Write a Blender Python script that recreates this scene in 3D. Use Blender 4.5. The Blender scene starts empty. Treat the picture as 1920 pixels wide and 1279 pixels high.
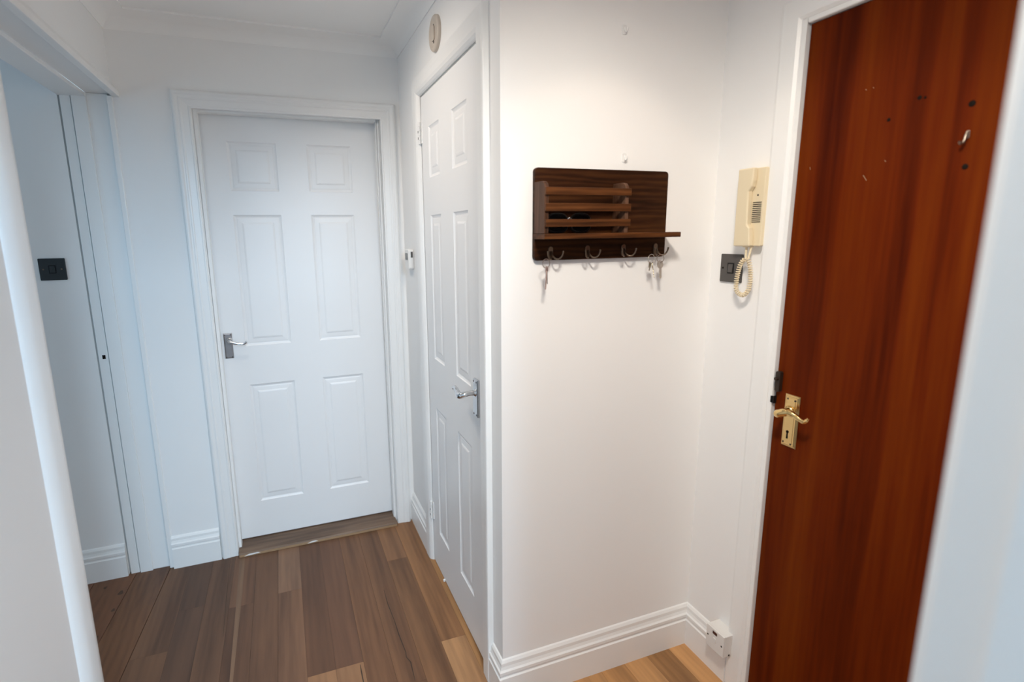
import bpy, bmesh, math, random
from mathutils import Vector, Matrix
R = random.Random(7)
C = bpy.context.scene.collection
SC = bpy.context.scene

# ------------------------------------------------------------------ camera
cam = bpy.data.cameras.new('camera')
camo = bpy.data.objects.new('camera', cam); C.objects.link(camo)
SC.camera = camo
yaw, pitch, roll = 0.3502132723, -0.1873448746, -0.0141123979
fwd = Vector((math.sin(yaw)*math.cos(pitch), math.cos(yaw)*math.cos(pitch), math.sin(pitch)))
rt = Vector((math.cos(yaw), -math.sin(yaw), 0)); up = rt.cross(fwd)
r2 = math.cos(roll)*rt + math.sin(roll)*up
u2 = -math.sin(roll)*rt + math.cos(roll)*up
camo.matrix_world = Matrix(((r2.x, u2.x, -fwd.x, -0.566075), (r2.y, u2.y, -fwd.y, -2.521538),
                            (r2.z, u2.z, -fwd.z, 1.487064), (0, 0, 0, 1)))
cam.sensor_fit = 'HORIZONTAL'; cam.sensor_width = 36.0
cam.lens = 981.13736*36/1920
cam.shift_x = 69.822/1920; cam.shift_y = -13.984/1920
cam.clip_start = 0.02; cam.clip_end = 60
cam.dof.use_dof = True; cam.dof.focus_distance = 1.9; cam.dof.aperture_fstop = 1.8

# ------------------------------------------------------------------ world and light
w = bpy.data.worlds.new('sky'); SC.world = w; w.use_nodes = True
bg = w.node_tree.nodes['Background']
bg.inputs[0].default_value = (0.62, 0.78, 1.0, 1); bg.inputs[1].default_value = 1.0

def area(name, loc, rot, sx, sy, power, col):
    l = bpy.data.lights.new(name, 'AREA'); l.shape = 'RECTANGLE'; l.size = sx; l.size_y = sy
    l.energy = power; l.color = col
    o = bpy.data.objects.new(name, l); C.objects.link(o); o.location = loc; o.rotation_euler = rot
    return o
D2R = math.pi/180
# daylight entering by the window of the room the photographer stands in
wl = area('window_daylight', (-0.25, -5.40, 2.30), (78*D2R, 0, 2*D2R), 0.90, 0.85, 92, (0.55, 0.80, 1.04))
# daylight entering by the window of the room on the left
area('side_window_daylight', (-3.20, -1.30, 1.35), (80*D2R, 0, -90*D2R), 1.1, 1.2, 6.0, (0.46, 0.78, 1.05))
# the recessed ceiling spot over the key rack
sp = bpy.data.lights.new('ceiling_spot', 'SPOT'); sp.energy = 3.4; sp.color = (1.0, 0.83, 0.66)
sp.spot_size = 2*46.9*D2R; sp.spot_blend = 0.22; sp.shadow_soft_size = 0.03
spo = bpy.data.objects.new('ceiling_spot', sp); C.objects.link(spo); spo.location = (0.30, -1.584, 2.318)
# added warm fill spot out of view, aimed to brighten the alcove walls
sp2 = bpy.data.lights.new('hall_fill', 'SPOT'); sp2.energy = 130; sp2.color = (1.0, 0.91, 0.80)
sp2.spot_size = 118*D2R; sp2.spot_blend = 1.0; sp2.shadow_soft_size = 0.13
spo2 = bpy.data.objects.new('hall_fill', sp2); C.objects.link(spo2); spo2.location = (-0.18, -2.15, 2.318); spo2.rotation_euler = (Vector((.50, -1.22, .25))-spo2.location).to_track_quat('-Z', 'Y').to_euler()

# second added fill spot out of view, aimed to brighten the cupboard wall
sp3 = bpy.data.lights.new('end_fill', 'SPOT'); sp3.energy = 44; sp3.color = (1.0, 0.87, 0.74)
sp3.spot_size = 124*D2R; sp3.spot_blend = 1.0; sp3.shadow_soft_size = 0.13
spo3 = bpy.data.objects.new('end_fill', sp3); C.objects.link(spo3); spo3.location = (-0.72, -0.72, 2.318); spo3.rotation_euler = (Vector((0, -.62, 1.25))-spo3.location).to_track_quat('-Z', 'Y').to_euler()

SC.view_settings.view_transform = 'Standard'; SC.view_settings.look = 'None'
SC.view_settings.gamma = 1; SC.view_settings.use_curve_mapping = False
SC.view_settings.exposure = 0.1
SC.cycles.max_bounces = 12; SC.cycles.diffuse_bounces = 8
SC.cycles.sample_clamp_indirect = 6

# ------------------------------------------------------------------ helpers
class MB:
    def __init__(s): s.v = []; s.f = []; s.sm = []
    def add(s, vs, fs, smooth=False):
        b = len(s.v); s.v += [tuple(v) for v in vs]; s.f += [tuple(b+i for i in f) for f in fs]
        s.sm += [smooth]*len(fs); return s
    def box(s, x0, x1, y0, y1, z0, z1):
        x0, x1 = min(x0, x1), max(x0, x1); y0, y1 = min(y0, y1), max(y0, y1)
        vs = [(x, y, z) for z in (z0, z1) for y in (y0, y1) for x in (x0, x1)]
        return s.add(vs, [(0, 2, 3, 1), (4, 5, 7, 6), (0, 1, 5, 4), (2, 6, 7, 3), (0, 4, 6, 2), (1, 3, 7, 5)])
    def prism(s, poly, o, a, b, n, h, smooth=False):
        """polygon (u,v) in the plane o + u*a + v*b, extruded by h along n"""
        o, a, b, n = Vector(o), Vector(a), Vector(b), Vector(n)
        k = len(poly)
        vs = [o+a*u+b*v for u, v in poly] + [o+a*u+b*v+n*h for u, v in poly]
        s.add(vs, [tuple(range(k))[::-1], tuple(range(k, 2*k))])
        return s.add(vs, [(i, (i+1) % k, k+(i+1) % k, k+i) for i in range(k)], smooth)
    def tube(s, pts, r, seg=8, cap=True):
        pts = [Vector(p) for p in pts]; n = len(pts)
        rr = r if isinstance(r, (list, tuple)) else [r]*n
        vs = []; nrm = None
        for i, p in enumerate(pts):
            t = (pts[min(i+1, n-1)]-pts[max(i-1, 0)]).normalized()
            if nrm is None:
                nrm = t.orthogonal().normalized()
            nrm = (nrm - t*nrm.dot(t)); nrm = nrm.normalized() if nrm.length > 1e-6 else t.orthogonal().normalized()
            bn = t.cross(nrm)
            for k in range(seg):
                a = 2*math.pi*k/seg
                vs.append(p + (nrm*math.cos(a)+bn*math.sin(a))*rr[i])
        fs = [(i*seg+k, i*seg+(k+1) % seg, (i+1)*seg+(k+1) % seg, (i+1)*seg+k) for i in range(n-1) for k in range(seg)]
        s.add(vs, fs, True)
        if cap: s.add(vs[:seg], [tuple(range(seg))[::-1]]); s.add(vs[-seg:], [tuple(range(seg))])
        return s
    def ring(s, c, a, b, R_, r, n=24, seg=6):
        c, a, b = Vector(c), Vector(a).normalized(), Vector(b).normalized()
        vs = []
        for i in range(n):
            t = 2*math.pi*i/n; d = a*math.cos(t)+b*math.sin(t); ax = a.cross(b)
            for k in range(seg):
                q = 2*math.pi*k/seg
                vs.append(c + d*(R_+r*math.cos(q)) + ax*(r*math.sin(q)))
        fs = [(i*seg+k, ((i+1) % n)*seg+k, ((i+1) % n)*seg+(k+1) % seg, i*seg+(k+1) % seg) for i in range(n) for k in range(seg)]
        return s.add(vs, fs, True)
    def lathe(s, prof, o, axis, seg=28):
        """profile (radius, height) turned about axis at o"""
        o, ax = Vector(o), Vector(axis).normalized(); a = ax.orthogonal().normalized(); b = ax.cross(a)
        vs = []; k = len(prof)
        for i in range(seg):
            t = 2*math.pi*i/seg; d = a*math.cos(t)+b*math.sin(t)
            vs += [o + d*r + ax*h for r, h in prof]
        fs = [(i*k+j, ((i+1) % seg)*k+j, ((i+1) % seg)*k+j+1, i*k+j+1) for i in range(seg) for j in range(k-1)]
        return s.add(vs, fs, True)
    def sweep(s, prof, path, n, flip=1, closed_ends=True):
        """profile (out, height): out is measured sideways from the path (n x direction), height along n; mitred"""
        path = [Vector(p) for p in path]; n = Vector(n).normalized(); m = len(path); k = len(prof)
        outs = []
        for i in range(m-1):
            t = (path[i+1]-path[i]).normalized(); outs.append(n.cross(t)*flip)
        vs = []
        for i, p in enumerate(path):
            if i == 0: o = outs[0]
            elif i == m-1: o = outs[-1]
            else:
                o = outs[i-1]+outs[i]; o = o/(1+outs[i-1].dot(outs[i]))
            vs += [p + o*a + n*b for a, b in prof]
        fs = [(i*k+j, (i+1)*k+j, (i+1)*k+(j+1) % k, i*k+(j+1) % k) for i in range(m-1) for j in range(k)]
        if closed_ends: fs += [tuple(range(k))[::-1], tuple((m-1)*k+j for j in range(k))]
        return s.add(vs, fs)
    def build(s, name, mat, parent=None, bevel=0, seg=2, smooth=None):
        me = bpy.data.meshes.new(name); me.from_pydata(s.v, [], s.f)
        for p, q in zip(me.polygons, s.sm): p.use_smooth = q
        bm = bmesh.new(); bm.from_mesh(me)
        bmesh.ops.remove_doubles(bm, verts=bm.verts, dist=1e-6)
        bmesh.ops.recalc_face_normals(bm, faces=bm.faces)
        bm.to_mesh(me); bm.free()
        if smooth:
            for p in me.polygons: p.use_smooth = True
            me.set_sharp_from_angle(angle=smooth*D2R)
        elif any(s.sm):
            me.set_sharp_from_angle(angle=50*D2R)
        o = bpy.data.objects.new(name, me); C.objects.link(o)
        if mat: me.materials.append(mat)
        if parent:
            o.parent = parent
            o.matrix_parent_inverse = Matrix.Translation(parent.matrix_world.translation if False else Vector(parent.location)).inverted() if parent.parent is None else parent_inv(parent)
        if bevel:
            b = o.modifiers.new('bevel', 'BEVEL'); b.width = bevel; b.segments = seg; b.limit_method = 'ANGLE'; b.angle_limit = 40*D2R
        return o
def parent_inv(p):
    m = Matrix.Identity(4); q = p
    while q is not None:
        m = Matrix.Translation(Vector(q.location)) @ q.matrix_parent_inverse @ m if False else m
        q = q.parent
    # parents are only translated (thing empties); parts themselves sit at the world origin of coordinates
    return Matrix.Identity(4)
def empty(name, loc):
    o = bpy.data.objects.new(name, None); C.objects.link(o); o.location = loc; o.empty_display_size = .05
    return o
def tag(o, label=None, cat=None, group=None, kind=None):
    if label: o['label'] = label
    if cat: o['category'] = cat
    if group: o['group'] = group
    if kind: o['kind'] = kind
    return o
def struct(o, label=None): return tag(o, label, kind='structure')
def rrect(u0, u1, v0, v1, r, n=5):
    pts = []
    for cx, cy, a0 in ((u1-r, v1-r, 0), (u0+r, v1-r, 90), (u0+r, v0+r, 180), (u1-r, v0+r, 270)):
        for i in range(n+1):
            a = (a0+90*i/n)*D2R; pts.append((cx+r*math.cos(a), cy+r*math.sin(a)))
    return pts
def circ(cx, cy, r, n=16): return [(cx+r*math.cos(2*math.pi*i/n), cy+r*math.sin(2*math.pi*i/n)) for i in range(n)]
def curve(pts, n=6):
    """Catmull-Rom through pts"""
    P = [Vector(p) for p in pts]; P = [P[0]*2-P[1]] + P + [P[-1]*2-P[-2]]; out = []
    for i in range(1, len(P)-2):
        for k in range(n):
            t = k/n; a, b, c, d = P[i-1], P[i], P[i+1], P[i+2]
            out.append(.5*((2*b)+(c-a)*t+(2*a-5*b+4*c-d)*t*t+(3*b-a-3*c+d)*t**3))
    out.append(P[-2]); return out

# ------------------------------------------------------------------ materials
def mat(name, col, rough=.5, metal=0., bump=0., bscale=200., spec=.5, mottle=0., mscale=3.):
    m = bpy.data.materials.new(name); m.use_nodes = True; nt = m.node_tree; b = nt.nodes['Principled BSDF']
    b.inputs['Base Color'].default_value = (*col, 1); b.inputs['Roughness'].default_value = rough
    b.inputs['Metallic'].default_value = metal; b.inputs['Specular IOR Level'].default_value = spec
    tc = nt.nodes.new('ShaderNodeTexCoord')
    n = nt.nodes.new('ShaderNodeTexNoise'); n.inputs['Scale'].default_value = bscale; n.inputs['Detail'].default_value = 3
    nt.links.new(tc.outputs['Object'], n.inputs['Vector'])
    if bump:
        bp = nt.nodes.new('ShaderNodeBump'); bp.inputs['Strength'].default_value = bump; bp.inputs['Distance'].default_value = .002
        nt.links.new(n.outputs['Fac'], bp.inputs['Height']); nt.links.new(bp.outputs['Normal'], b.inputs['Normal'])
    n2 = nt.nodes.new('ShaderNodeTexNoise'); n2.inputs['Scale'].default_value = mscale; n2.inputs['Detail'].default_value = 4
    nt.links.new(tc.outputs['Object'], n2.inputs['Vector'])
    mx = nt.nodes.new('ShaderNodeMix'); mx.data_type = 'RGBA'; mx.blend_type = 'MULTIPLY'
    rp = nt.nodes.new('ShaderNodeMapRange'); rp.inputs['To Min'].default_value = 1-mottle; rp.inputs['To Max'].default_value = 1.0
    nt.links.new(n2.outputs['Fac'], rp.inputs['Value'])
    mx.inputs['Factor'].default_value = 1.0
    mx.inputs[6].default_value = (*col, 1); nt.links.new(rp.outputs['Result'], mx.inputs[7])
    nt.links.new(mx.outputs[2], b.inputs['Base Color'])
    return m

def wood(name, dark, mid, light, axis='Y', stretch=14., scale=9., rough=.4, usecol=False, bump=.12, rings=.35, fine=1.0, coat=0., spec=.5):
    """long grain along axis: stretched noises mixed through a ramp; optional per-object tone (object colour)"""
    m = bpy.data.materials.new(name); m.use_nodes = True; nt = m.node_tree; N = nt.nodes; L = nt.links; b = N['Principled BSDF']
    tc = N.new('ShaderNodeTexCoord'); oi = N.new('ShaderNodeObjectInfo')
    mp = N.new('ShaderNodeMapping')
    s = {'X': (1/stretch, 1, 1), 'Y': (1, 1/stretch, 1), 'Z': (1, 1, 1/stretch)}[axis]
    mp.inputs['Scale'].default_value = s
    L.new(tc.outputs['Object'], mp.inputs['Vector'])
    off = N.new('ShaderNodeVectorMath'); off.operation = 'MULTIPLY_ADD'
    mul = N.new('ShaderNodeVectorMath'); mul.operation = 'SCALE'; mul.inputs[0].default_value = (13.1, 7.7, 5.3)
    L.new(oi.outputs['Random'], mul.inputs['Scale'])
    add = N.new('ShaderNodeVectorMath'); add.operation = 'ADD'
    L.new(mp.outputs['Vector'], add.inputs[0]); L.new(mul.outputs['Vector'], add.inputs[1])
    N.remove(off)
    n1 = N.new('ShaderNodeTexNoise'); n1.inputs['Scale'].default_value = scale; n1.inputs['Detail'].default_value = 5; n1.inputs['Distortion'].default_value = .6
    n2 = N.new('ShaderNodeTexNoise'); n2.inputs['Scale'].default_value = scale*9; n2.inputs['Detail'].default_value = 3
    wv = N.new('ShaderNodeTexWave'); wv.wave_type = 'BANDS'; wv.bands_direction = 'X' if axis != 'X' else 'Z'
    wv.inputs['Scale'].default_value = scale*1.3; wv.inputs['Distortion'].default_value = 9; wv.inputs['Detail'].default_value = 3; wv.inputs['Detail Scale'].default_value = 1.2
    for n in (n1, n2, wv): L.new(add.outputs['Vector'], n.inputs['Vector'])
    m1 = N.new('ShaderNodeMix'); m1.inputs['Factor'].default_value = rings
    L.new(n1.outputs['Fac'], m1.inputs[2]); L.new(wv.outputs['Fac'], m1.inputs[3])
    m2 = N.new('ShaderNodeMix'); m2.inputs['Factor'].default_value = .28*fine
    L.new(m1.outputs[0], m2.inputs[2]); L.new(n2.outputs['Fac'], m2.inputs[3])
    cr = N.new('ShaderNodeValToRGB'); e = cr.color_ramp.elements
    e[0].position = .33; e[0].color = (*dark, 1); e[1].position = .68; e[1].color = (*light, 1)
    k = e.new(.5); k.color = (*mid, 1)
    L.new(m2.outputs[0], cr.inputs['Fac'])
    out = cr.outputs['Color']
    if usecol:
        mx = N.new('ShaderNodeMix'); mx.data_type = 'RGBA'; mx.blend_type = 'MULTIPLY'; mx.inputs['Factor'].default_value = 1
        L.new(cr.outputs['Color'], mx.inputs[6]); L.new(oi.outputs['Color'], mx.inputs[7]); out = mx.outputs[2]
    L.new(out, b.inputs['Base Color'])
    b.inputs['Roughness'].default_value = rough; b.inputs['Specular IOR Level'].default_value = spec
    b.inputs['Coat Weight'].default_value = coat; b.inputs['Coat Roughness'].default_value = .25
    if bump:
        bp = N.new('ShaderNodeBump'); bp.inputs['Strength'].default_value = bump; bp.inputs['Distance'].default_value = .001
        L.new(m2.outputs[0], bp.inputs['Height']); L.new(bp.outputs['Normal'], b.inputs['Normal'])
    return m

M_wall = mat('wall_paint', (.90, .895, .885), .65, bump=.06, bscale=350, mottle=.02, mscale=2)
M_ceil = mat('ceiling_paint', (.94, .935, .92), .8, bump=.05, bscale=200, mottle=.03)
M_gloss = mat('white_gloss_paint', (.88, .88, .87), .32, bump=.03, bscale=90, mottle=.015)
M_door = mat('white_door_paint', (.87, .87, .87), .38, bump=.05, bscale=260, mottle=.012)
M_chrome = mat('satin_chrome', (.62, .63, .65), .22, metal=1, bump=.01)
M_chrome2 = mat('polished_chrome', (.70, .71, .73), .12, metal=1)
M_chromed = mat('dull_chrome', (.36, .33, .325), .36, metal=1, mottle=.25, mscale=60)
M_brass = mat('polished_brass', (.86, .62, .28), .20, metal=1, bump=.02, bscale=120, mottle=.08, mscale=40)
M_black = mat('black_plastic', (.008, .008, .009), .35, spec=.25)
M_hole = mat('dark_hole', (.012, .009, .007), .8, spec=.05)
M_grey = mat('dark_grey_plate', (.075, .068, .065), .42, mottle=.05, mscale=10)
M_greyd = mat('black_switch_plate', (.020, .023, .025), .40, mottle=.05, mscale=10)
M_cream = mat('cream_plastic', (.78, .67, .47), .42, bump=.02, bscale=300)
M_cream2 = mat('aged_cream_plastic', (.62, .54, .46), .45, mottle=.12, mscale=30)
M_wplast = mat('white_plastic', (.80, .79, .77), .35)
M_screen = mat('lcd_glass', (.055, .065, .065), .25)
M_neon = mat('neon_window', (.055, .012, .008), .2)
M_clear = mat('clear_plastic', (.84, .84, .83), .2)
M_bronze = mat('antique_bronze', (.20, .145, .105), .34, metal=1, mottle=.3, mscale=120)
M_key = mat('nickel_key', (.60, .55, .50), .30, metal=1, mottle=.1, mscale=90)
M_keyb = mat('worn_copper_key', (.62, .44, .40), .34, metal=1, mottle=.2, mscale=90)
M_keyg = mat('pale_brass_key', (.66, .58, .40), .32, metal=1, mottle=.15, mscale=90)
M_hookm = mat('tarnished_hook', (.42, .36, .30), .4, metal=1, mottle=.3, mscale=150)
M_knot = mat('knot', (.085, .045, .025), .6, mottle=.5, mscale=60)
M_latch = mat('blackened_latch', (.045, .03, .022), .45, metal=.4, mottle=.4, mscale=90)
M_lens = mat('sunglass_lens', (.003, .0035, .005), .30, spec=.08)
M_raw = mat('raw_wood_edge', (.42, .27, .15), .6, bump=.2, bscale=90, mottle=.3, mscale=25)
M_joint = mat('floor_joint', (.05, .030, .018), .8)
M_floor = wood('oak_floor', (.55, .52, .52), (.98, .95, .92), (1.32, 1.28, 1.20), 'Y', 15, 8, .48, usecol=True, bump=.02, rings=.06, fine=.8, spec=.35)
M_rustic = wood('rustic_floor', (.5, .40, .31), (.88, .81, .73), (1.1, 1.05, .98), 'Y', 8, 8, .42, usecol=True, bump=.03, rings=.12)
M_sill = wood('threshold_wood', (.085, .048, .028), (.135, .080, .048), (.19, .118, .074), 'X', 12, 12, .45, bump=.05)
M_teak = wood('brown_door_veneer', (.046, .0044, .0004), (.108, .0135, .0008), (.158, .0290, .0016), 'Z', 22, 9, .5, bump=.02, rings=.08, fine=.8, coat=0, spec=.06)
M_rack = wood('dark_stained_pine', (.012, .0042, .0016), (.030, .0100, .0032), (.062, .022, .0065), 'X', 9, 14, .5, bump=.10, rings=.2, spec=.10)
M_rackl = wood('stained_pine_slat', (.026, .009, .003), (.080, .027, .008), (.15, .056, .016), 'X', 10, 14, .48, bump=.10, rings=.2, spec=.14)
M_rackv = wood('stained_pine_side', (.026, .011, .006), (.080, .038, .022), (.15, .080, .050), 'Z', 9, 14, .48, bump=.10, rings=.2, spec=.12)

# ------------------------------------------------------------------ setting: dimensions (metres)
H = 2.33                      # ceiling
H2 = 2.90                     # ceiling of the room behind the camera
YR = -1.189                   # wall with the key rack
XB = 0.7347                   # wall with the brown door
XL = -1.133                   # left wall
# floor
fl = MB().box(-3.5, 1.6, -5.6, .14, -.05, -.004).build('floor', M_joint); struct(fl, 'floor of mottled brown oak boards running from door to door')
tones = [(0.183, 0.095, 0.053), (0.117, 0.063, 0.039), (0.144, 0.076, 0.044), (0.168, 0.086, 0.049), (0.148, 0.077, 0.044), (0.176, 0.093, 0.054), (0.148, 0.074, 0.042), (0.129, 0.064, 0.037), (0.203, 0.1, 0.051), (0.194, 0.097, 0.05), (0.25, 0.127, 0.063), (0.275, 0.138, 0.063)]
PW = .095
starts = {4: [.05, -.86], 5: [.05, -.371], 6: [.05, -.866], 7: [.05, -.866], 8: [.05, -1.15], 11: [.05, -.876], 9: [.05, -1.02]}
def plank(x0, x1, y0, y1, col, m=M_floor, z=0):
    g = .00025
    o = MB().box(x0+g, x1-g, y0+g, y1-g, -.003, z).build('plank', m, fl)
    o.color = (*col, 1)
    return o
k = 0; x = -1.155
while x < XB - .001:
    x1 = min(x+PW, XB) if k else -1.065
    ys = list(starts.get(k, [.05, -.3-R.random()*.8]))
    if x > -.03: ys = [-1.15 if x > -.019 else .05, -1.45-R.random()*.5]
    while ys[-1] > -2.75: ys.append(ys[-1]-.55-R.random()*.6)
    base = tones[k] if k < 12 else R.choice([(.47, .255, .110), (.44, .235, .098), (.37, .20, .084), (.49, .270, .118)])  # boards paler and warmer towards the alcove: its lamp light put into the colour
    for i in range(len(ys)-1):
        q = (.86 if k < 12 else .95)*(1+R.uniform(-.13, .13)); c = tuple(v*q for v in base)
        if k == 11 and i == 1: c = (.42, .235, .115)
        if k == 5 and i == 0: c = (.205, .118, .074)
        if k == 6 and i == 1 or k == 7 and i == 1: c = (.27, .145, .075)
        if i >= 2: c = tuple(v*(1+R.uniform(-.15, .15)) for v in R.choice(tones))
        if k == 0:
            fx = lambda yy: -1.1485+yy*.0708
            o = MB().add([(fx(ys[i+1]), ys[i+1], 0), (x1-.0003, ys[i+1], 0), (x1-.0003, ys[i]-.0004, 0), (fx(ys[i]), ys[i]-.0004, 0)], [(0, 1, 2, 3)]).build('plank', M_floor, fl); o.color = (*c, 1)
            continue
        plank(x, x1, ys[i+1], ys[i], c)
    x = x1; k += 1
# splits in the boards
def crack(pts, wd):
    P = [Vector(p) for p in pts]; vs = []; n = len(P)
    for i, p in enumerate(P):
        ww = wd*(.35 if i in (0, n-1) else R.uniform(.7, 1.2))
        vs += [(p.x-ww, p.y, .0006), (p.x+ww, p.y, .0006)]
    MB().add(vs, [(2*i, 2*i+1, 2*i+3, 2*i+2) for i in range(n-1)]).build('split', M_joint, fl)
crack([(-.2612, -.5105, 0), (-.2625, -.6006, 0), (-.2564, -.7089, 0), (-.2555, -.786, 0), (-.2501, -.8784, 0), (-.2532, -.9017, 0), (-.2437, -.9292, 0), (-.2483, -1.0121, 0)], .0018)
crack([(-.413, -.8757, 0), (-.4135, -.91, 0), (-.4129, -1.0, 0)], .0022)
crack([(-.8965, -.0422, 0), (-.8901, -.3154, 0), (-.8813, -.5575, 0)], .0012)
# sapwood streak along one board
o = MB().add([(-.857, .02, .0004), (-.834, .02, .0004), (-.850, -.30, .0004), (-.829, -.30, .0004), (-.840, -.85, .0004), (-.830, -.86, .0004)],
             [(0, 1, 3, 2), (2, 3, 5, 4)]).build('sapwood_streak', M_floor, fl); o.color = (.175, .106, .066, 1)
# boards in the left doorway and the room beyond, a little askew to the hall boards
def plank2(xa, xb, ya, yb, col, sk=.046/.65):
    g = .0008; f = lambda x, y: x+y*sk
    vs = []
    for z in (-.003, .0012):
        vs += [(f(xa, ya)+g, ya, z), (f(xb, ya)-g, ya, z), (f(xb, yb)-g, yb, z), (f(xa, yb)+g, yb, z)]
    o = MB().add(vs, [(3, 2, 1, 0), (4, 5, 6, 7), (0, 1, 5, 4), (1, 2, 6, 5), (2, 3, 7, 6), (3, 0, 4, 7)]).build('plank', M_rustic, fl, bevel=.001, seg=1)
    o.color = (*col, 1)
plank2(-1.2880, -1.1500, -1.06, .014, (.165, .075, .031))
for xa, xb, c in ((-1.445, -1.288, (.17, .072, .030)), (-1.60, -1.445, (.15, .062, .027)), (-1.755, -1.60, (.30, .19, .11)), (-1.91, -1.755, (.26, .16, .10)), (-2.07, -1.91, (.29, .18, .11))):
    plank2(xa, xb, -.52, .02, c); plank2(xa, xb, -1.6, -.52, tuple(v*R.uniform(.85, 1.15) for v in c))
for kx, ky, kr in ((-1.3901, -.0602, .008), (-1.318, -.12, .012), (-1.3175, -.2337, .008), (-1.335, -.385, .008)):
    pts = [(kx+kr*(1+.35*math.sin(3*t+kx*50))*math.cos(t)*.75, ky+kr*(1.5+.3*math.cos(2*t))*math.sin(t)) for t in [2*math.pi*i/14 for i in range(14)]]
    MB().add([(a, b, .0019) for a, b in pts], [tuple(range(14))]).build('knot', M_knot, fl)

# ceiling
struct(MB().box(-3.5, 1.6, -2.44, .14, H, H+.08).build('ceiling', M_ceil), 'plain off-white ceiling of the hall')
struct(MB().box(-3.5, 1.6, -5.6, -2.44, H2, H2+.08).build('ceiling.001', M_ceil), 'ceiling of the room behind the camera')
# walls
b = MB(); b.box(-1.137, -.862-.03, 0, .12, 0, H); b.box(-.862-.03, -.094+.03, 0, .12, 2.03, H); b.box(-.094+.03, 0, 0, .12, 0, H)
struct(b.build('wall_back', M_wall), 'white end wall around the panelled door')
b = MB(); b.box(0, .1, -.36, .12, 0, H); b.box(0, .1, -1.065, -.36, 2.045, H); b.box(0, .1, YR, -1.065, 0, H)
struct(b.build('wall_partition', M_wall), 'white side wall around the narrow cupboard door')
struct(MB().box(.1, XB+.12, YR, YR+.1, 0, H).build('wall_alcove', M_wall), 'white wall that carries the key rack')
b = MB(); b.box(XB, XB+.12, -1.44, YR, 0, H); b.box(XB, XB+.12, -2.245, -1.44, 2.02, H); b.box(XB, XB+.12, -2.44, -2.245, 0, H); b.box(XB, XB+.12, -5.6, -2.44, 0, H2)
struct(b.build('wall_right', M_wall), 'white wall around the brown front door')
b = MB(); b.box(XL-.1, XL, -2.312, -1.02, 0, H); b.box(XL-.09, XL, -1.02, .12, 2.045, H)
struct(b.build('wall_left', M_wall), 'white left wall with the open doorway')
b = MB(); b.box(-.065, XB, -2.44, -2.312, 0, H2); b.box(XL, -.065, -2.44, -2.312, 1.965, H2); b.box(-3.4, XL, -2.44, -2.312, 0, H2)
struct(b.build('wall_front', M_wall), 'white wall beside the doorway the picture is taken from')
b = MB(); b.box(-3.4, XB, -5.6, -5.48, 0, 1.7); b.box(-3.4, XB, -5.6, -5.48, 2.8, H2); b.box(-3.4, -.8, -5.6, -5.48, 1.7, 2.8); b.box(.3, XB, -5.6, -5.48, 1.7, 2.8)
struct(b.build('wall_rear', M_wall), 'white wall of the room behind the camera')
struct(MB().box(-3.5, -3.4, -5.6, -2.44, 0, H2).build('wall_rear.001', M_wall), 'side wall of the room behind the camera')
# the room on the left
struct(MB().box(-3.4, -1.316, .016, .12, 0, H).build('wall_side_room', M_wall), 'white wall of the left room with the black switch')
b = MB(); b.box(-3.4, -3.3, -2.312, .016, 0, .7); b.box(-3.4, -3.3, -2.312, .016, 2.05, H); b.box(-3.4, -3.3, -2.312, -1.9, .7, 2.05); b.box(-3.4, -3.3, -.7, .016, .7, 2.05)
struct(b.build('wall_side_room.001', M_wall), 'window wall of the left room')
def window(name, x0, x1, y, z0, z1, label):
    w_ = MB()
    w_.box(x0, x1, y-.03, y+.03, z0, z0+.05); w_.box(x0, x1, y-.03, y+.03, z1-.05, z1)
    w_.box(x0, x0+.05, y-.03, y+.03, z0, z1); w_.box(x1-.05, x1, y-.03, y+.03, z0, z1); w_.box((x0+x1)/2-.025, (x0+x1)/2+.025, y-.03, y+.03, z0, z1)
    o = struct(w_.build(name, M_gloss), label)
    g = bpy.data.materials.get('window_glass')
    if not g:
        g = mat('window_glass', (1, 1, 1), 0); g.node_tree.nodes['Principled BSDF'].inputs['Transmission Weight'].default_value = 1
    MB().box(x0+.05, x1-.05, y-.004, y+.002, z0+.05, z1-.05).build('pane', g, o)
window('window_1', -.8, .3, -5.54, 1.7, 2.8, 'window of the room behind the camera')
w_ = MB()
for q in ((-1.9, -.7, .7, .75), (-1.9, -.7, 2.0, 2.05), (-1.9, -1.85, .7, 2.05), (-.75, -.7, .7, 2.05), (-1.325, -1.275, .7, 2.05)): w_.box(-3.38, -3.32, *q)
o = struct(w_.build('window_2', M_gloss), 'window of the left room')
MB().box(-3.352, -3.348, -1.85, -.75, .75, 2.0).build('pane', bpy.data.materials['window_glass'], o)

# ------------------------------------------------------------------ cornice
cov = [(0, 0), (0, -.055), (.004, -.056)] + [(.092-.086*math.cos(a), -.006-.048*math.cos(math.pi/2-a)) if False else (.006+.080*(1-math.cos(a)), -.054+.046*math.sin(a)) for a in [math.pi/2*i/8 for i in range(1, 9)]] + [(.090, -.008), (.090, 0)]
o = MB().sweep(cov, [(XL, -2.30, H), (XL, 0, H), (0, 0, H), (0, YR, H)], (0, 0, 1), flip=-1).build('trim_1', M_ceil, smooth=35); struct(o, 'white coved cornice under the ceiling')
o = MB().sweep(cov, [(.0005, YR, H), (XB, YR, H), (XB, -2.30, H)], (0, 0, 1), flip=-1).build('trim_2', M_ceil, smooth=35); struct(o, 'white coved cornice over the key rack wall')

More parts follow.
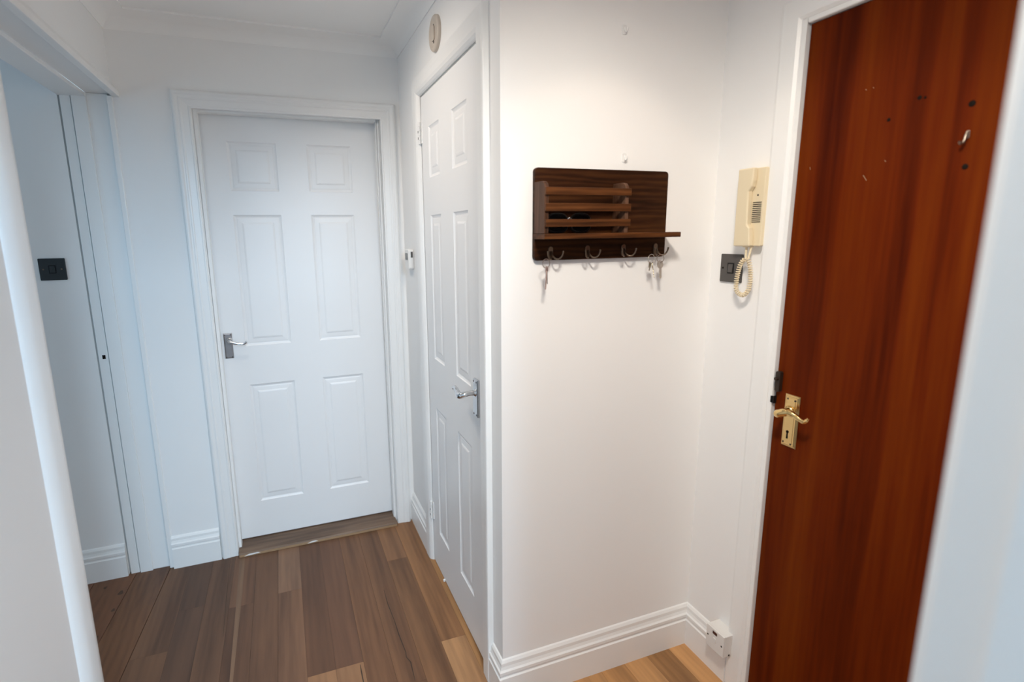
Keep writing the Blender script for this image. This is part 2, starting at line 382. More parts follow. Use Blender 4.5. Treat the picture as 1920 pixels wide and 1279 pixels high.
# ------------------------------------------------------------------ skirting boards
sk = [(0, 0), (.018, 0), (.018, .096), (.0135, .099), (.013, .104), (.0165, .109), (.0165, .119), (.012, .124), (.009, .133), (.0085, .144), (.004, .152), (0, .155)]
def skirt(name, path, label): return struct(MB().sweep(sk, path, (0, 0, 1), flip=-1).build(name, M_gloss), label)
skirt('baseboard_back', [(XL, 0, 0), (-.934, 0, 0)], 'white moulded skirting left of the panelled door')
skirt('baseboard_partition', [(0, 0, 0), (0, -.316, 0)], 'short white skirting beside the cupboard door')
skirt('baseboard_right', [(0, -1.113, 0), (0, YR, 0), (XB, YR, 0), (XB, -1.389, 0)], 'white moulded skirting below the key rack')
skirt('baseboard_side_room', [(-3.3, .016, 0), (-1.317, .016, 0)], 'white moulded skirting in the left room')
skirt('baseboard_left', [(XL, -2.5, 0), (XL, -1.075, 0)], 'white skirting of the left wall')

# ------------------------------------------------------------------ door surrounds
arc = [(0, 0), (0, .011), (.002, .0135), (.007, .0145), (.010, .0130), (.032, .0150), (.035, .0170), (.040, .0178), (.043, .0168), (.048, .0172), (.054, .0195), (.060, .0198), (.065, .0170), (.069, .0110), (.070, .007), (.070, 0)]
o = MB().sweep(arc, [(-.862, 0, 0), (-.862, 0, 2.006), (-.094, 0, 2.006), (-.094, 0, 0)], (0, -1, 0), flip=1).build('trim_3', M_gloss); struct(o, 'white moulded architrave around the panelled door')
lin = MB(); lin.box(-.892, -.8605, -.002, .12, 0, 2.04); lin.box(-.0955, -.064, -.002, .12, 0, 2.04); lin.box(-.8605, -.0955, -.002, .12, 2.0125, 2.04)
o = lin.build('trim_4', M_gloss, bevel=.002); struct(o, 'white door lining of the panelled door')
st = MB(); st.box(-.8605, -.8475, .018, .062, 0, 2.0125); st.box(-.1085, -.0955, .018, .062, 0, 2.0125); st.box(-.8475, -.1085, .018, .062, 2.000, 2.0125)
st.build('door_stop', M_gloss, o, bevel=.003, seg=3)
arc2 = [(0, 0), (0, .004), (.003, .009), (.010, .0155), (.020, .0190), (.040, .0195), (.046, .0200), (.058, .0205), (.066, .0195), (.068, .0175), (.068, 0)]
o = MB().sweep(arc2, [(0, -1.045, 0), (0, -1.045, 2.024), (0, -.384, 2.024), (0, -.384, 0)], (-1, 0, 0), flip=-1).build('trim_5', M_gloss, bevel=.0012); struct(o, 'white moulded architrave around the cupboard door')
lin = MB(); lin.box(.001, .1, -.388, -.358, 0, 2.047); lin.box(.001, .1, -1.067, -1.041, 0, 2.047); lin.box(.001, .1, -1.041, -.388, 2.0225, 2.047)
struct(lin.build('trim_6', M_gloss), 'white lining of the cupboard door')
# brown door surround
arc3 = [(0, 0), (0, .010), (.004, .013), (.008, .016), (.050, .018), (.056, .0165), (.058, .014), (.058, 0)]
o = MB().sweep(arc3, [(XB, -2.238, 0), (XB, -2.238, 2.011), (XB, -1.4475, 2.011), (XB, -1.4475, 0)], (-1, 0, 0), flip=-1).build('trim_7', M_gloss, bevel=.001); struct(o, 'plain white architrave around the brown front door')
lin = MB(); lin.box(XB-.008, XB+.11, -1.4605, -1.435, 0, 2.022); lin.box(XB-.008, XB+.11, -2.2505, -2.2255, 0, 2.022); lin.box(XB-.008, XB+.11, -2.2255, -1.4605, 1.999, 2.022)
o = lin.build('trim_8', M_gloss, bevel=.003); struct(o, 'white frame lip around the brown front door')
MB().box(XB-.0095, XB-.004, -1.4735+.012, -1.4575, 1.001, 1.020).build('strike_plate', M_black, o)
o = bpy.data.objects['trim_7']
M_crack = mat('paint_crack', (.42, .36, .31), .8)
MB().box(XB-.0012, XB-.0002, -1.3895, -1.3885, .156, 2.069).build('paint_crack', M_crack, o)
# left doorway: lining with stop on the far side, reveal, raised surround
lin = MB()
lin.box(-1.316, -1.223, .034, .12, 0, 2.045)                 # far jamb
lin.box(-1.309, -1.2745, .012, .034, 0, 2.045)
lin.box(-1.2710, -1.2215, .006, .034, 0, 2.045)                # far jamb, stop
lin.box(-1.316, -1.223, -1.02, .026, 2.030, 2.045)           # head
lin.box(-1.316, -1.223, -1.045, -1.005, 0, 2.045)            # near jamb
o = lin.build('trim_9', M_gloss, bevel=.002); struct(o, 'white lining of the open left doorway')
MB().box(-1.2985, -1.2825, .0112, .0125, .990, 1.021).build('strike_plate', M_gloss, o)
MB().box(-1.2950, -1.2835, .0106, .0113, .997, 1.014).build('strike_hole', M_hole, o)
rv = MB(); rv.box(-1.2235, -1.152, .013, .12, 0, 2.045); rv.box(-1.152, -1.131, -.006, .12, 0, 2.036)
struct(rv.build('trim_10', M_gloss, bevel=.004, seg=3), 'white reveal of the left doorway beside the end wall')
hd = MB()
pf = [(0, 0), (.026, 0), (.026, .018), (.022, .028), (.012, .040), (.004, .048), (0, .058)]
hd.prism(pf, (XL, -1.072, 2.032), (1, 0, 0), (0, 0, 1), (0, 1, 0), 1.072)
struct(hd.build('trim_11', M_gloss, bevel=.002), 'white head moulding over the open left doorway')
nr = MB(); nr.prism([(XL-.09, -1.006), (XL+.014, -1.006), (XL+.022, -1.009), (XL+.026, -1.016), (XL+.0255, -1.030), (XL+.0225, -1.055), (XL+.018, -1.068), (XL+.009, -1.078), (XL, -1.084), (XL-.09, -1.084)], (0, 0, 0), (1, 0, 0), (0, 1, 0), (0, 0, 1), 2.032)
struct(nr.build('trim_12', M_gloss, smooth=40), 'rounded white doorway edge on the near left')
# doorway the picture is taken from (right jamb)
nj = MB(); nj.box(-.100, -.065, -2.44, -2.296, 0, 1.965)
o = nj.build('trim_13', M_gloss, bevel=.004, seg=3); struct(o, 'white door lining at the right edge of the picture')
MB().box(-.1125, -.100, -2.44, -2.3385, 0, 1.965).build('door_stop', M_gloss, o, bevel=.003, seg=3)
o = MB().box(-.094, -.026, -2.312, -2.2895, 0, 2.125).build('trim_14', M_gloss, bevel=.003, seg=3); struct(o, 'white architrave on the hall side of the right jamb')

# ------------------------------------------------------------------ panelled doors
def panel_mesh(u0, u1, v0, v1, O, a, b, n):
    """moulded panel: ovolo down, flat, raised field; O + u a + v b, n towards the viewer"""
    O, a, b, n = Vector(O), Vector(a), Vector(b), Vector(n)
    rings = [(0, 0), (.003, -.0030), (.008, -.0055), (.012, -.0062), (.0145, -.0052), (.017, -.0048), (.033, -.0036), (.037, -.0016), (.042, -.0006), (.045, -.0006)]
    vs = []; fs = []
    for d, h in rings:
        for u, v in ((u0+d, v0+d), (u1-d, v0+d), (u1-d, v1-d), (u0+d, v1-d)): vs.append(O+a*u+b*v+n*h)
    for i in range(len(rings)-1):
        for k in range(4): fs.append((i*4+k, i*4+(k+1) % 4, (i+1)*4+(k+1) % 4, (i+1)*4+k))
    m = (len(rings)-1)*4; fs.append((m, m+1, m+2, m+3))
    return MB().add(vs, fs)
def panel_door(name, O, a, b, n, W, Hh, cols, rows, label, th=.035, matl=M_door):
    """leaf built of stiles and rails with one hole per panel"""
    us = [0] + [v for c in cols for v in c] + [W]; vs_ = [0] + [v for r_ in rows for v in r_] + [Hh]
    O, a, b, n = Vector(O), Vector(a), Vector(b), Vector(n)
    mb = MB(); holes = {(1+2*i, 1+2*j) for i in range(len(cols)) for j in range(len(rows))}
    P = lambda u, v, d: O+a*u+b*v-n*d
    for i in range(len(us)-1):
        for j in range(len(vs_)-1):
            if (i, j) in holes: continue
            q = [(us[i], vs_[j]), (us[i+1], vs_[j]), (us[i+1], vs_[j+1]), (us[i], vs_[j+1])]
            mb.add([P(u, v, 0) for u, v in q], [(0, 1, 2, 3)])
    bk = [(0, 0), (W, 0), (W, Hh), (0, Hh)]
    mb.add([P(u, v, th) for u, v in bk], [(3, 2, 1, 0)])
    for k in range(4):
        (u0, v0), (u1, v1) = bk[k], bk[(k+1) % 4]
        mb.add([P(u0, v0, 0), P(u0, v0, th), P(u1, v1, th), P(u1, v1, 0)], [(0, 1, 2, 3)])
    d = struct(mb.build(name, matl), label)
    for c in cols:
        for r_ in rows:
            panel_mesh(c[0], c[1], r_[0], r_[1], O, a, b, n).build('panel', matl, d)
    return d
rows1 = [(.215, .806), (.992, 1.586), (1.689, 1.897)]
z0 = .031
d1 = panel_door('door_1', (-.857, .0753, z0), (1, 0, 0), (0, 0, 1), (0, -1, 0), .758, 2.009-z0,
                [(.108, .309), (.439, .636)], [(a-z0, c-z0) for a, c in rows1], 'white six-panel door in the end wall')
rows2 = [(.19, .772), (.985, 1.563), (1.705, 1.893)]
z0 = .006
d2 = panel_door('door_2', (.0, -.3885, z0), (0, -1, 0), (0, 0, 1), (-1, 0, 0), .6505, 2.018-z0,
                [(.098, .238), (.385, .538)], [(a-z0, c-z0) for a, c in rows2], 'narrow white six-panel cupboard door with a chrome lever')
# hinges of the cupboard door
for za, zb in ((1.842, 1.928), (.212, .298)):
    h = MB()
    n_ = 5; dz = (zb-za)/n_
    for i in range(n_): h.tube([(-.009, -.3862, za+i*dz+.0006), (-.009, -.3862, za+(i+1)*dz-.0006)], .0052, 10)
    hh = h.build('hinge', M_gloss, d2)
    MB().box(-.0035, .0, -.402, -.3865, za+.004, zb-.004).build('hinge_leaf', M_gloss, hh)
    for f in (.22, .5):
        MB().box(-.0150, -.0135, -.3885, -.3850, za+(zb-za)*f, za+(zb-za)*(f+.10)).build('screw', M_grey, hh)
MB().box(-.008, .0, -.556, -.546, 0, .010).build('draught_chip', M_gloss, d2, bevel=.002)

# lever handle of the end door
def plate(parent, O, a, b, n, w_, h_, m, t=.006, rim=.004, name='door_handle'):
    O, a, b, n = Vector(O), Vector(a), Vector(b), Vector(n); mb = MB()
    ringsp = [(0, 0), (0, t*.5), (rim*.5, t*.75), (rim, t*.8), (rim*1.4, t)]
    vs = []; fs = []
    for d, h in ringsp:
        for u, v in ((-w_/2+d, -h_/2+d), (w_/2-d, -h_/2+d), (w_/2-d, h_/2-d), (-w_/2+d, h_/2-d)): vs.append(O+a*u+b*v+n*h)
    for i in range(len(ringsp)-1):
        for k in range(4): fs.append((i*4+k, i*4+(k+1) % 4, (i+1)*4+(k+1) % 4, (i+1)*4+k))
    m0 = (len(ringsp)-1)*4; fs += [(m0, m0+1, m0+2, m0+3), (3, 2, 1, 0)]
    return mb.add(vs, fs).build(name, m, parent)
def screw(parent, p, n, r, m): MB().lathe([(0, .0012), (r*.6, .0011), (r, .0004), (r, -.001)], p, n, 12).build('screw', m, parent)
X, Yv, Z = Vector((1, 0, 0)), Vector((0, 1, 0)), Vector((0, 0, 1))
y = .0753
h1 = plate(d1, (-.8205, y, 1.000), X, Z, -Yv, .036, .117, M_chromed, name='door_handle')
for dx in (-.012, .012):
    for dz in (-.052, .052): screw(h1, (-.8205+dx, y-.006, 1.0+dz), -Yv, .003, M_grey)
MB().tube(curve([(-.814, y-.005, 1.026), (-.814, y-.030, 1.026), (-.811, y-.043, 1.025), (-.796, y-.046, 1.020), (-.770, y-.046, 1.014), (-.752, y-.046, 1.013), (-.744, y-.048, 1.017), (-.741, y-.050, 1.022)], 5),
          [.0085]*6+[.0075]*6+[.0065]*6+[.0055]*6+[.0050]*6+[.0050]*6, 10).build('lever', M_chrome2, h1)
MB().lathe([(.014, 0), (.014, .003), (.011, .006), (.009, .007)], (-.814, y-.006, 1.026), (0, -1, 0)).build('rose', M_chrome2, h1)
# lever handle of the cupboard door
h2 = plate(d2, (0, -.990, .965), Yv, Z, -X, .040, .125, M_chrome, t=.009, rim=.0015, name='door_handle')
for dy in (-.012, .012):
    for dz in (-.055, .055): screw(h2, (-.009, -.990+dy, .965+dz), -X, .0035, M_grey)
MB().lathe([(.013, 0), (.013, .003), (.010, .007), (.008, .008)], (-.006, -.990, .983), (-1, 0, 0)).build('rose', M_chrome2, h2)
MB().tube(curve([(-.010, -.990, .983), (-.032, -.990, .983), (-.050, -.989, .980), (-.058, -.976, .975), (-.056, -.955, .978), (-.054, -.930, .984), (-.053, -.912, .986), (-.053, -.902, .982), (-.053, -.900, .977)], 5),
          [.0085]*6+[.009]*5+[.0105]*5+[.010]*5+[.0085]*5+[.007]*5+[.006]*5+[.006]*5, 10).build('lever', M_chrome2, h2)

h1['label'] = 'dull chrome lever handle'; h2['label'] = 'polished chrome lever handle'
# wooden threshold under the end door
o = MB().prism([(-.036, 0), (-.036, .012), (-.030, .019), (.068, .0255), (.13, .0255), (.13, 0)], (-.8595, 0, .0005), (0, 1, 0), (0, 0, 1), (1, 0, 0), .7575).build('trim_15', M_sill, bevel=.0015)
struct(o, 'brown wooden threshold board under the panelled door')
MB().box(-.857, -.104, -.0372, -.0358, .001, .0115).build('raw_edge', M_raw, o)
for xa, xb in ((-.835, -.765), (-.55, -.50)):
    pts = [(xa, .004), ((xa+xb)/2, .0055), (xb, .008), (xb-.01, .0125), (xa+.02, .0120)]
    MB().prism(pts, (0, -.0372, 0), (1, 0, 0), (0, 0, 1), (0, -1, 0), .0012).build('filler_smear', M_gloss, o)

# ------------------------------------------------------------------ brown front door
XD = XB+.004
d3 = MB().box(XD, XD+.044, -2.2235, -1.4625, .006, 1.997).build('door_3', M_teak, bevel=.0015)
struct(d3, 'reddish brown veneered front door with brass lever')
# plugged and filled holes, scratches
for yy, zz, r_ in ((-1.677, 1.7267, .0035), (-1.7341, 1.7602, .004), (-1.745, 1.758, .0025), (-1.8302, 1.7272, .0055), (-1.8345, 1.6068, .005)):
    MB().lathe([(0, .0010), (r_*.6, .0014), (r_, .0006), (r_*1.15, 0)], (XD, yy, zz), (-1, 0, 0), 14).build('filled_hole', M_hole, d3)
for (yy, zz, dy, dz) in ((-1.6188, 1.8042, .004, .002), (-1.6354, 1.8044, .003, .002), (-1.4985, 1.6426, .003, .006), (-1.681, 1.6377, .004, .003), (-1.64, 1.605, .010, .012)):
    MB().add([(XD-.0004, yy-dy/2, zz-dz/2), (XD-.0004, yy-dy/2+.0012, zz-dz/2-.0008), (XD-.0004, yy+dy/2, zz+dz/2), (XD-.0004, yy+dy/2-.0012, zz+dz/2+.0008)], [(0, 1, 2, 3)]).build('scratch', M_raw, d3)
bp_ = plate(d3, (XD, -1.5192, .962), Yv, Z, -X, .0455, .151, M_brass, t=.007, rim=.0045, name='door_handle')
MB().prism([(-.0125+.0, -.067), (.0125, -.067), (.0125, .067), (-.0125, .067)], (XD-.0062, -1.5192, .962), Yv*1.0, Z, -X, .0020).build('raised_field', M_brass, bp_, bevel=.001)
for dy, zz in ((.0125, 1.0255), (-.0095, 1.0240), (.0150, .8985), (-.0080, .8975)):
    screw(bp_, (XD-.0078, -1.5192+dy-.0015, zz), -X, .0028, M_latch)
MB().prism(circ(0, .006, .0042, 14), (XD-.0083, -1.5165, .925), Yv, Z, -X, .0006).build('keyhole', M_hole, bp_)
MB().prism([(-.0017, .004), (.0017, .004), (.0027, -.014), (-.0027, -.014)], (XD-.0083, -1.5165, .925), Yv, Z, -X, .0006).build('keyhole', M_hole, bp_)
MB().lathe([(.0135, 0), (.0135, .003), (.011, .0065), (.009, .008)], (XD-.007, -1.5165, .993), (-1, 0, 0)).build('rose', M_brass, bp_)
MB().tube(curve([(XD-.008, -1.5165, .993), (XD-.030, -1.5165, .992), (XD-.048, -1.516, .990), (XD-.056, -1.523, .993), (XD-.052, -1.540, 1.001), (XD-.049, -1.558, 1.001), (XD-.047, -1.575, .994), (XD-.046, -1.590, .990), (XD-.046, -1.598, .996), (XD-.046, -1.602, 1.004)], 5),
          [.0075]*6+[.0085]*5+[.0115]*5+[.0110]*5+[.0085]*5+[.007]*5+[.0062]*5+[.0055]*5+[.0042]*5, 12).build('lever', M_brass, bp_)
bp_['label'] = 'polished brass lever handle with keyhole'
nl = MB().prism(rrect(-.0075, .0075, -.029, .029, .004), (XD, -1.4760+.002, 1.066), Yv, Z, -X, .014).build('night_latch', M_latch, d3, bevel=.002)
MB().lathe([(0, .009), (.0045, .008), (.0055, 0)], (XD-.014, -1.474, 1.075), (-1, 0, 0), 14).build('snib', M_latch, nl)
MB().box(XD-.012, XD, -1.4665, -1.4627, .999, 1.020).build('latch_bolt', M_black, d3)

# ------------------------------------------------------------------ coat hook on the brown door
t = empty('coat_hook', (XD, -1.831, 1.66))
def part(mb, name, m, t, **k):
    o = mb.build(name, m, t, **k); return o
part(MB().prism(rrect(-.0035, .0035, -.007, .009, .003), (XD, -1.831, 1.668), Yv, Z, -X, .002), 'back_plate', M_hookm, t, bevel=.0005)
part(MB().tube(curve([(XD-.002, -1.831, 1.674), (XD-.005, -1.831, 1.668), (XD-.007, -1.8305, 1.660), (XD-.010, -1.830, 1.653), (XD-.015, -1.829, 1.651), (XD-.019, -1.8285, 1.655)], 5), [.0028]*16+[.0026]*10, 8), 'hook_arm', M_hookm, t)
tag(t, 'small tarnished metal coat hook screwed to the brown door', 'hook')

# ------------------------------------------------------------------ light switches
def switch(name, O, a, n, w_, h_, m, label, rocker_dx=0, screws=True):
    O, a, n = Vector(O), Vector(a), Vector(n)
    t = empty(name, O)
    part(MB().prism(rrect(-w_/2, w_/2, -h_/2, h_/2, .003, 3), O, a, Z, n, .006), 'face_plate', m, t, bevel=.0012)
    part(MB().prism(rrect(-.0125, .0125, -.0165, .0165, .002, 3), O+n*.0061, a, Z, n, .0008), 'rocker_surround', M_black, t)
    rk = MB(); q = O+n*.0066; vs = [q+a*u+Z*v+n*h for u, v, h in ((-.0085, -.0125, 0), (.0085, -.0125, 0), (.0085, .0125, 0), (-.0085, .0125, 0), (-.0085, -.0125, .0035), (.0085, -.0125, .0035), (.0085, .0125, .0012), (-.0085, .0125, .0012))]
    rk.add(vs, [(3, 2, 1, 0), (4, 5, 6, 7), (0, 1, 5, 4), (1, 2, 6, 5), (2, 3, 7, 6), (3, 0, 4, 7)])
    part(rk, 'rocker', m, t, bevel=.0006)
    for dx in (-.0302, .0302): screw(t, O+a*dx+n*.006, n, .0032, M_bronze if m is M_greyd else M_hole)
    return tag(t, label, 'switch')
switch('light_switch', (-1.4165, .016, 1.374), (1, 0, 0), (0, -1, 0), .0885, .0860, M_greyd, 'black light switch on the bluish wall inside the left doorway')
switch('light_switch.001', (XB, -1.2758, 1.3740), (0, -1, 0), (-1, 0, 0), .0810, .0860, M_grey, 'dark grey light switch behind the coiled cord of the door phone')

# ------------------------------------------------------------------ thermostat
t = empty('thermostat', (0, -.150, 1.379))
part(MB().prism(rrect(-.037, .037, -.045, .045, .010), (0, -.150, 1.379), (0, -1, 0), Z, (-1, 0, 0), .026), 'body', M_wplast, t, bevel=.003)
part(MB().prism(rrect(-.022, .022, -.014, .016, .002), (-.0262, -.150, 1.391), (0, -1, 0), Z, (-1, 0, 0), .0012), 'screen', M_screen, t)
part(MB().box(-.0150, -.006, -.1878, -.1868, 1.388, 1.414), 'vent_slot', M_grey, t)
tag(t, 'small white thermostat with a dark screen between the two white doors', 'thermostat')

# ------------------------------------------------------------------ round blanking plate
t = empty('junction_box', (0, -.628, 2.1715))
part(MB().lathe([(.058, 0), (.058, .008), (.055, .012), (.050, .0135), (.046, .0125), (.043, .0105), (.0, .0105)], (0, -.628, 2.1715), (-1, 0, 0), 40), 'base', M_cream2, t)
part(MB().prism(rrect(-.016, .016, -.024, .024, .010), (-.0104, -.626, 2.1715), (0, -1, 0), Z, (-1, 0, 0), .004), 'raised_boss', M_cream2, t, bevel=.001)
for zz in (2.1965, 2.1435): screw(t, (-.0106, -.628, zz), -X, .0045, M_latch)
tag(t, 'round cream junction box with two screws over the cupboard door', 'junction box')

# ------------------------------------------------------------------ clear adhesive hooks
def clear_hook(name, x, z, label):
    t = empty(name, (x, YR, z))
    part(MB().prism(rrect(-.0075, .0075, -.0125, .0125, .004), (x, YR, z), X, Z, -Yv, .002), 'back_plate', M_clear, t, bevel=.0006)
    part(MB().tube(curve([(x+.001, YR-.002, z+.006), (x+.001, YR-.004, z-.002), (x+.001, YR-.009, z-.008), (x+.001, YR-.014, z-.004), (x+.001, YR-.015, z+.002)], 4), .0018, 8), 'hook_arm', M_clear, t)
    return tag(t, label, 'hook')
clear_hook('adhesive_hook', .3870, 1.6985, 'small clear adhesive hook just above the wooden key rack')
clear_hook('adhesive_hook.001', .3725, 2.0355, 'small clear adhesive hook high on the wall near the top edge')

# ------------------------------------------------------------------ key rack
yb = YR; t = empty('key_rack', (.3155, YR, 1.4124))
part(MB().prism(rrect(.0945, .5365, 1.4124, 1.6625, .011), (0, YR, 0), X, Z, -Yv, .015), 'back_board', M_rack, t, bevel=.002)
yf = YR-.015
sidep = [(0, 1.4862), (.060, 1.4862), (.060, 1.606), (.057, 1.614), (.050, 1.6205), (.040, 1.6225), (0, 1.6225)]
part(MB().prism(sidep, (.0925, yf, 0), -Yv, Z, X, .0125), 'side_panel', M_rackv, t, bevel=.0012)
part(MB().prism(sidep, (.3435, yf, 0), -Yv, Z, X, .0115), 'side_panel', M_rackv, t, bevel=.0012)
for za, zb in ((1.5860, 1.6060), (1.5440, 1.5645), (1.5035, 1.5235)):
    part(MB().box(.0935, .3585, yf-.067, yf-.0605, za, zb), 'slat', M_rackl, t, bevel=.0012)
part(MB().box(.0905, .5365, yf-.066, yf, 1.4715, 1.4860), 'shelf', M_rackl, t, bevel=.0014)
for i, (hx, hz) in enumerate(((.1440, 1.451), (.2630, 1.452), (.3850, 1.4535), (.5000, 1.4535))):
    hk = part(MB().prism(rrect(-.0072, .0072, -.0175, .0175, .007), (hx, yf, hz-.018), X, Z, -Yv, .003), 'hook', M_bronze, t, bevel=.001)
    for sgn in (-1, 1):
        MB().tube(curve([(hx+sgn*.002, yf-.003, hz-.014), (hx+sgn*.003, yf-.010, hz-.026), (hx+sgn*.007, yf-.018, hz-.0335), (hx+sgn*.014, yf-.024, hz-.034), (hx+sgn*.0205, yf-.028, hz-.027), (hx+sgn*.0235, yf-.030, hz-.017), (hx+sgn*.0240, yf-.030, hz-.012)], 4), [.0022]*20+[.0026]*5, 8).build('prong', M_bronze, hk)
tag(t, 'dark-stained wooden key rack with slatted letter box and shelf', 'key rack')
# ------------------------------------------------------------------ sunglasses behind the slats
sg = empty('sunglasses', (.175, yf-.032, 1.4862))
yy = yf-.040
def lensshape(cx):
    pts = []
    for i in range(20):
        a = 2*math.pi*i/20; ca, sa = math.cos(a), math.sin(a)
        pts.append((cx+.031*math.copysign(abs(ca)**.7, ca), 1.5135+.0245*math.copysign(abs(sa)**.75, sa)))
    return pts
for cx in (.142, .214):
    out = lensshape(cx); pth = [(u, yy, v) for u, v in out]; pth.append(pth[0])
    part(MB().prism(out, (0, yy, 0), X, Z, Yv, .002), 'lens', M_lens, sg)
    part(MB().tube(pth, .0032, 8, cap=False), 'rim', M_black, sg)
part(MB().tube(curve([(.171, yy, 1.517), (.174, yy-.001, 1.5245), (.178, yy-.002, 1.527), (.182, yy-.001, 1.5245), (.185, yy, 1.517)], 4), .0026, 8), 'bridge', M_chrome, sg)
for x0_, x1_, dy in ((.111, .225, .012), (.245, .131, .018)):
    part(MB().tube(curve([(x0_, yy+.003, 1.521), (x0_+(x1_-x0_)*.05, yy+dy, 1.522), (x0_+(x1_-x0_)*.7, yy+dy, 1.518), (x1_, yy+dy, 1.505)], 4), .0028, 8), 'temple_arm', M_black, sg)
tag(sg, 'folded black sunglasses lying behind the slats of the key rack', 'sunglasses')

# ------------------------------------------------------------------ keys
def key(name, m, parent, O, L_, head, axis, face, teeth=True):
    """flat key hanging from O along axis; face = direction across the head"""
    O, ax, fc = Vector(O), Vector(axis).normalized(), Vector(face).normalized(); nn = ax.cross(fc)
    k_ = MB(); hp = [(head*.95*math.cos(a), head*(1-math.sin(a))-.002) for a in [math.pi*.5+2*math.pi*i/18 for i in range(18)]]
    sw = head*.40
    # head with a hole: ring of quads
    ho = circ(0, head*.42, head*.26, 18)
    outer = [(head*.98*math.cos(2*math.pi*i/18), head+head*math.sin(2*math.pi*i/18)-.001) for i in range(18)]
    hin = [(head*.24*math.cos(2*math.pi*i/18), head*.45+head*.24*math.sin(2*math.pi*i/18)) for i in range(18)]
    P = lambda u, v, d: O+fc*u+ax*v+nn*d
    th = .0011; vs = []
    for d in (-th, th):
        vs += [P(u, v, d) for u, v in outer] + [P(u, v, d) for u, v in hin]
    fs = []
    for i in range(18):
        j = (i+1) % 18
        fs += [(i, j, 18+j, 18+i), (36+i, 54+i, 54+j, 36+j), (i, 36+i, 36+j, j), (18+i, 18+j, 54+j, 54+i)]
    k_.add(vs, fs)
    blade = [(-sw, head*1.85)]
    n = 7
    for i in range(n):
        v = head*1.9+(L_-head*1.9)*i/n; blade.append((-sw+(.0016 if i % 2 and teeth else 0), v))
    blade += [(-sw*.4, L_), (sw*.5, L_), (sw, L_-.004), (sw, head*1.85)]
    k_.prism(blade, P(0, 0, -th*.8), fc, ax, nn, th*1.6)
    return k_.build(name, m, parent)
def keyring(name, c, r, a, label, keys, ringmat=M_key):
    t = empty(name, c)
    part(MB().ring(c, a, (0, 0, 1), r, .0011, 28, 6), 'split_ring', ringmat, t)
    for (O, m, L_, head, ax, fc, lab) in keys:
        o = key('key', m, t, O, L_, head, ax, fc)
        if lab: o['label'] = lab
    return tag(t, label, 'keys')
yk = yf-.0275
keyring('key_ring', (.1165, yk, 1.4060), .0122, (1, .15, 0), 'split ring with two long thin keys on the leftmost rack hook',
        [((.1180, yk-.002, 1.3975), M_keyb, .063, .0088, (-.06, 0, -1), (.75, .65, 0), 'long copper-toned key'),
         ((.1205, yk+.002, 1.3965), M_latch, .047, .0075, (.03, 0, -1), (.5, .85, 0), 'shorter dark key')])
keyring('key_ring.001', (.4665, yk, 1.4080), .0138, (1, .2, 0), 'ring with a pale brass key and silver tag on the last hook, left prong',
        [((.4690, yk-.001, 1.3975), M_keyg, .046, .0100, (.22, 0, -1), (.65, .75, 0), None),
         ((.4650, yk+.003, 1.3990), M_key, .026, .0095, (-.04, 0, -1), (.85, .5, 0), 'round silver tag key')])
keyring('key_ring.002', (.4985, yk-.001, 1.4085), .0115, (1, -.15, 0), 'ring with one round-headed nickel key on the last hook, right prong',
        [((.4975, yk-.001, 1.4020), M_key, .053, .0120, (.07, 0, -1), (1, .1, 0), None)])

# ------------------------------------------------------------------ door phone
t = empty('door_phone', (XB, -1.356, 1.443))
part(MB().prism(rrect(1.3175, 1.3945, 1.4430, 1.6590, .004), (XB, 0, 0), (0, -1, 0), Z, (-1, 0, 0), .029), 'base', M_cream, t, bevel=.002)
# handset: wide at the ear and mouth ends, waisted between
hs = [(1.3170, 1.4425), (1.3735, 1.4425), (1.3725, 1.4600), (1.3690, 1.4940), (1.3600, 1.5030), (1.3570, 1.5960), (1.3660, 1.6080), (1.3690, 1.6250), (1.3700, 1.6595), (1.3170, 1.6595)]
part(MB().prism(hs, (XB-.0295, 0, 0), (0, -1, 0), Z, (-1, 0, 0), .018), 'handset', M_cream, t, bevel=.004, seg=3)
part(MB().box(XB-.040, XB-.022, -1.368, -1.346, 1.4395, 1.4425), 'cord_socket', M_cream, t)
for i in range(11):
    z_ = 1.5095+i*.0054
    part(MB().box(XB-.0300, XB-.0288, -1.3885, -1.3600, z_, z_+.0022), 'grille_slot', M_latch, t)
part(MB().lathe([(0, .0012), (.002, .001), (.003, 0)], (XB-.0288, -1.374, 1.5845), (-1, 0, 0), 12), 'indicator', M_latch, t)
part(MB().tube([(XB-.030, -1.3500, 1.4440), (XB-.032, -1.3520, 1.4260), (XB-.034, -1.3545, 1.4060)], .0033, 8), 'cord', M_cream, t)
part(MB().tube([(XB-.026, -1.3640, 1.4440), (XB-.030, -1.3640, 1.4260), (XB-.034, -1.3630, 1.4060)], .0033, 8), 'cord', M_cream, t)
loop = curve([(-1.3540, 1.4060, 0), (-1.3455, 1.4010, 0), (-1.3380, 1.3900, 0), (-1.3325, 1.3720, 0), (-1.3280, 1.3430, 0), (-1.3285, 1.3180, 0), (-1.3370, 1.3060, 0), (-1.3505, 1.3005, 0), (-1.3630, 1.3050, 0), (-1.3735, 1.3210, 0), (-1.3765, 1.3470, 0), (-1.3745, 1.3720, 0), (-1.3680, 1.3950, 0), (-1.3630, 1.4060, 0)], 12)
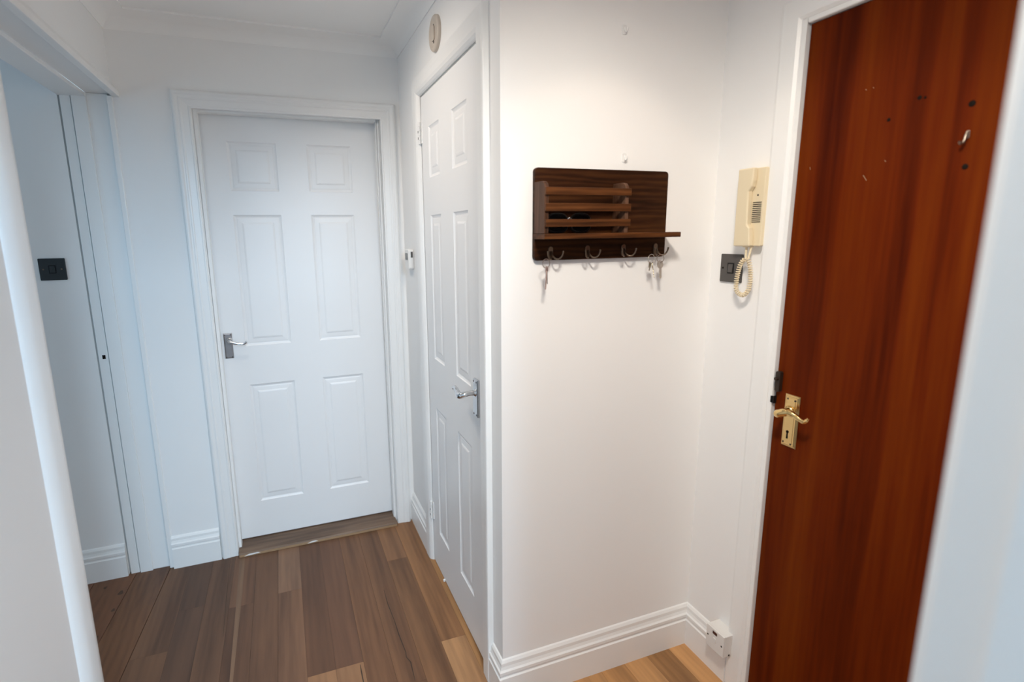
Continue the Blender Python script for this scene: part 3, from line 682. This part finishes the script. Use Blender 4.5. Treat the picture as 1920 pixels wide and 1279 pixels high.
# arc length resample, then helix
ds = [0]
for i in range(1, len(loop)): ds.append(ds[-1]+(loop[i]-loop[i-1]).length)
T_ = ds[-1]; turns = 36; hel = []
NS = turns*10
j = 0
for i in range(NS+1):
    d_ = T_*i/NS
    while j < len(ds)-2 and ds[j+1] < d_: j += 1
    f_ = (d_-ds[j])/max(1e-9, ds[j+1]-ds[j]); p_ = loop[j].lerp(loop[j+1], f_)
    tg = (loop[j+1]-loop[j]).normalized(); nr_ = Vector((-tg.y, tg.x, 0)); a_ = 2*math.pi*turns*i/NS
    q_ = p_+nr_*(.0052*math.cos(a_))
    hel.append((XB-.034+.0052*math.sin(a_), q_.x, q_.y))
part(MB().tube(hel, .0019, 6), 'coiled_cord', M_cream, t)
tag(t, 'cream wall-mounted door phone handset with a coiled cord', 'door phone')

# ------------------------------------------------------------------ fused spur box at the skirting
t = empty('fused_switch', (.685, -1.3735, .121))
pf = [(.687, .1205), (.7162, .1205), (.7162, .1555), (.7345, .1562), (.7345, .1970), (.687, .1970)]
part(MB().prism([(u, v) for u, v in pf], (0, -1.4100, 0), (1, 0, 0), (0, 0, 1), (0, 1, 0), .0735), 'back_box', M_wplast, t, bevel=.002)
part(MB().prism(rrect(-.0368, .0368, -.0382, .0382, .003), (.6869, -1.37325, .15875), (0, -1, 0), Z, (-1, 0, 0), .006), 'face_plate', M_wplast, t, bevel=.0016)
part(MB().box(.6801, .6812, -1.3815, -1.3635, .1795, .1895), 'neon_window', M_neon, t)
part(MB().prism(rrect(-.0055, .0055, -.0085, .0085, .001), (.6808, -1.3735, .1590), (0, -1, 0), Z, (-1, 0, 0), .003), 'rocker', M_wplast, t, bevel=.001)
for yy_, zz_ in ((-1.3440, .1610), (-1.4020, .1590)): screw(t, (.6808, yy_, zz_), -X, .0030, M_latch)
screw(t, (.7070, -1.4102, .1250), (0, -1, 0), .0035, M_latch)
tag(t, 'white fused switch box on the skirting beside the brown door', 'switch')

# ------------------------------------------------------------------ recessed ceiling spot (the lamp over the rack)
t = empty('downlight', (.30, -1.584, H))
part(MB().lathe([(.030, 0), (.030, -.004), (.036, -.006), (.043, -.005), (.045, 0)], (.30, -1.584, H), (0, 0, 1), 32), 'trim_ring', M_chrome, t)
tag(t, 'round recessed ceiling spot above the key rack wall', 'ceiling light')
for lx, ly, lab in ((-.18, -2.15, 'added round ceiling ring for the unseen fill spot nearest the brown door'), (-.72, -.72, 'added round ceiling ring for the unseen fill spot between the two white doors')):  # rings added to dress the two unseen fill spots
    t = empty('fill_light', (lx, ly, H))
    part(MB().lathe([(.135, 0), (.135, -.004), (.142, -.007), (.150, -.005), (.152, 0)], (lx, ly, H), (0, 0, 1), 40), 'trim_ring', M_wplast, t)
    tag(t, lab, 'ceiling light')
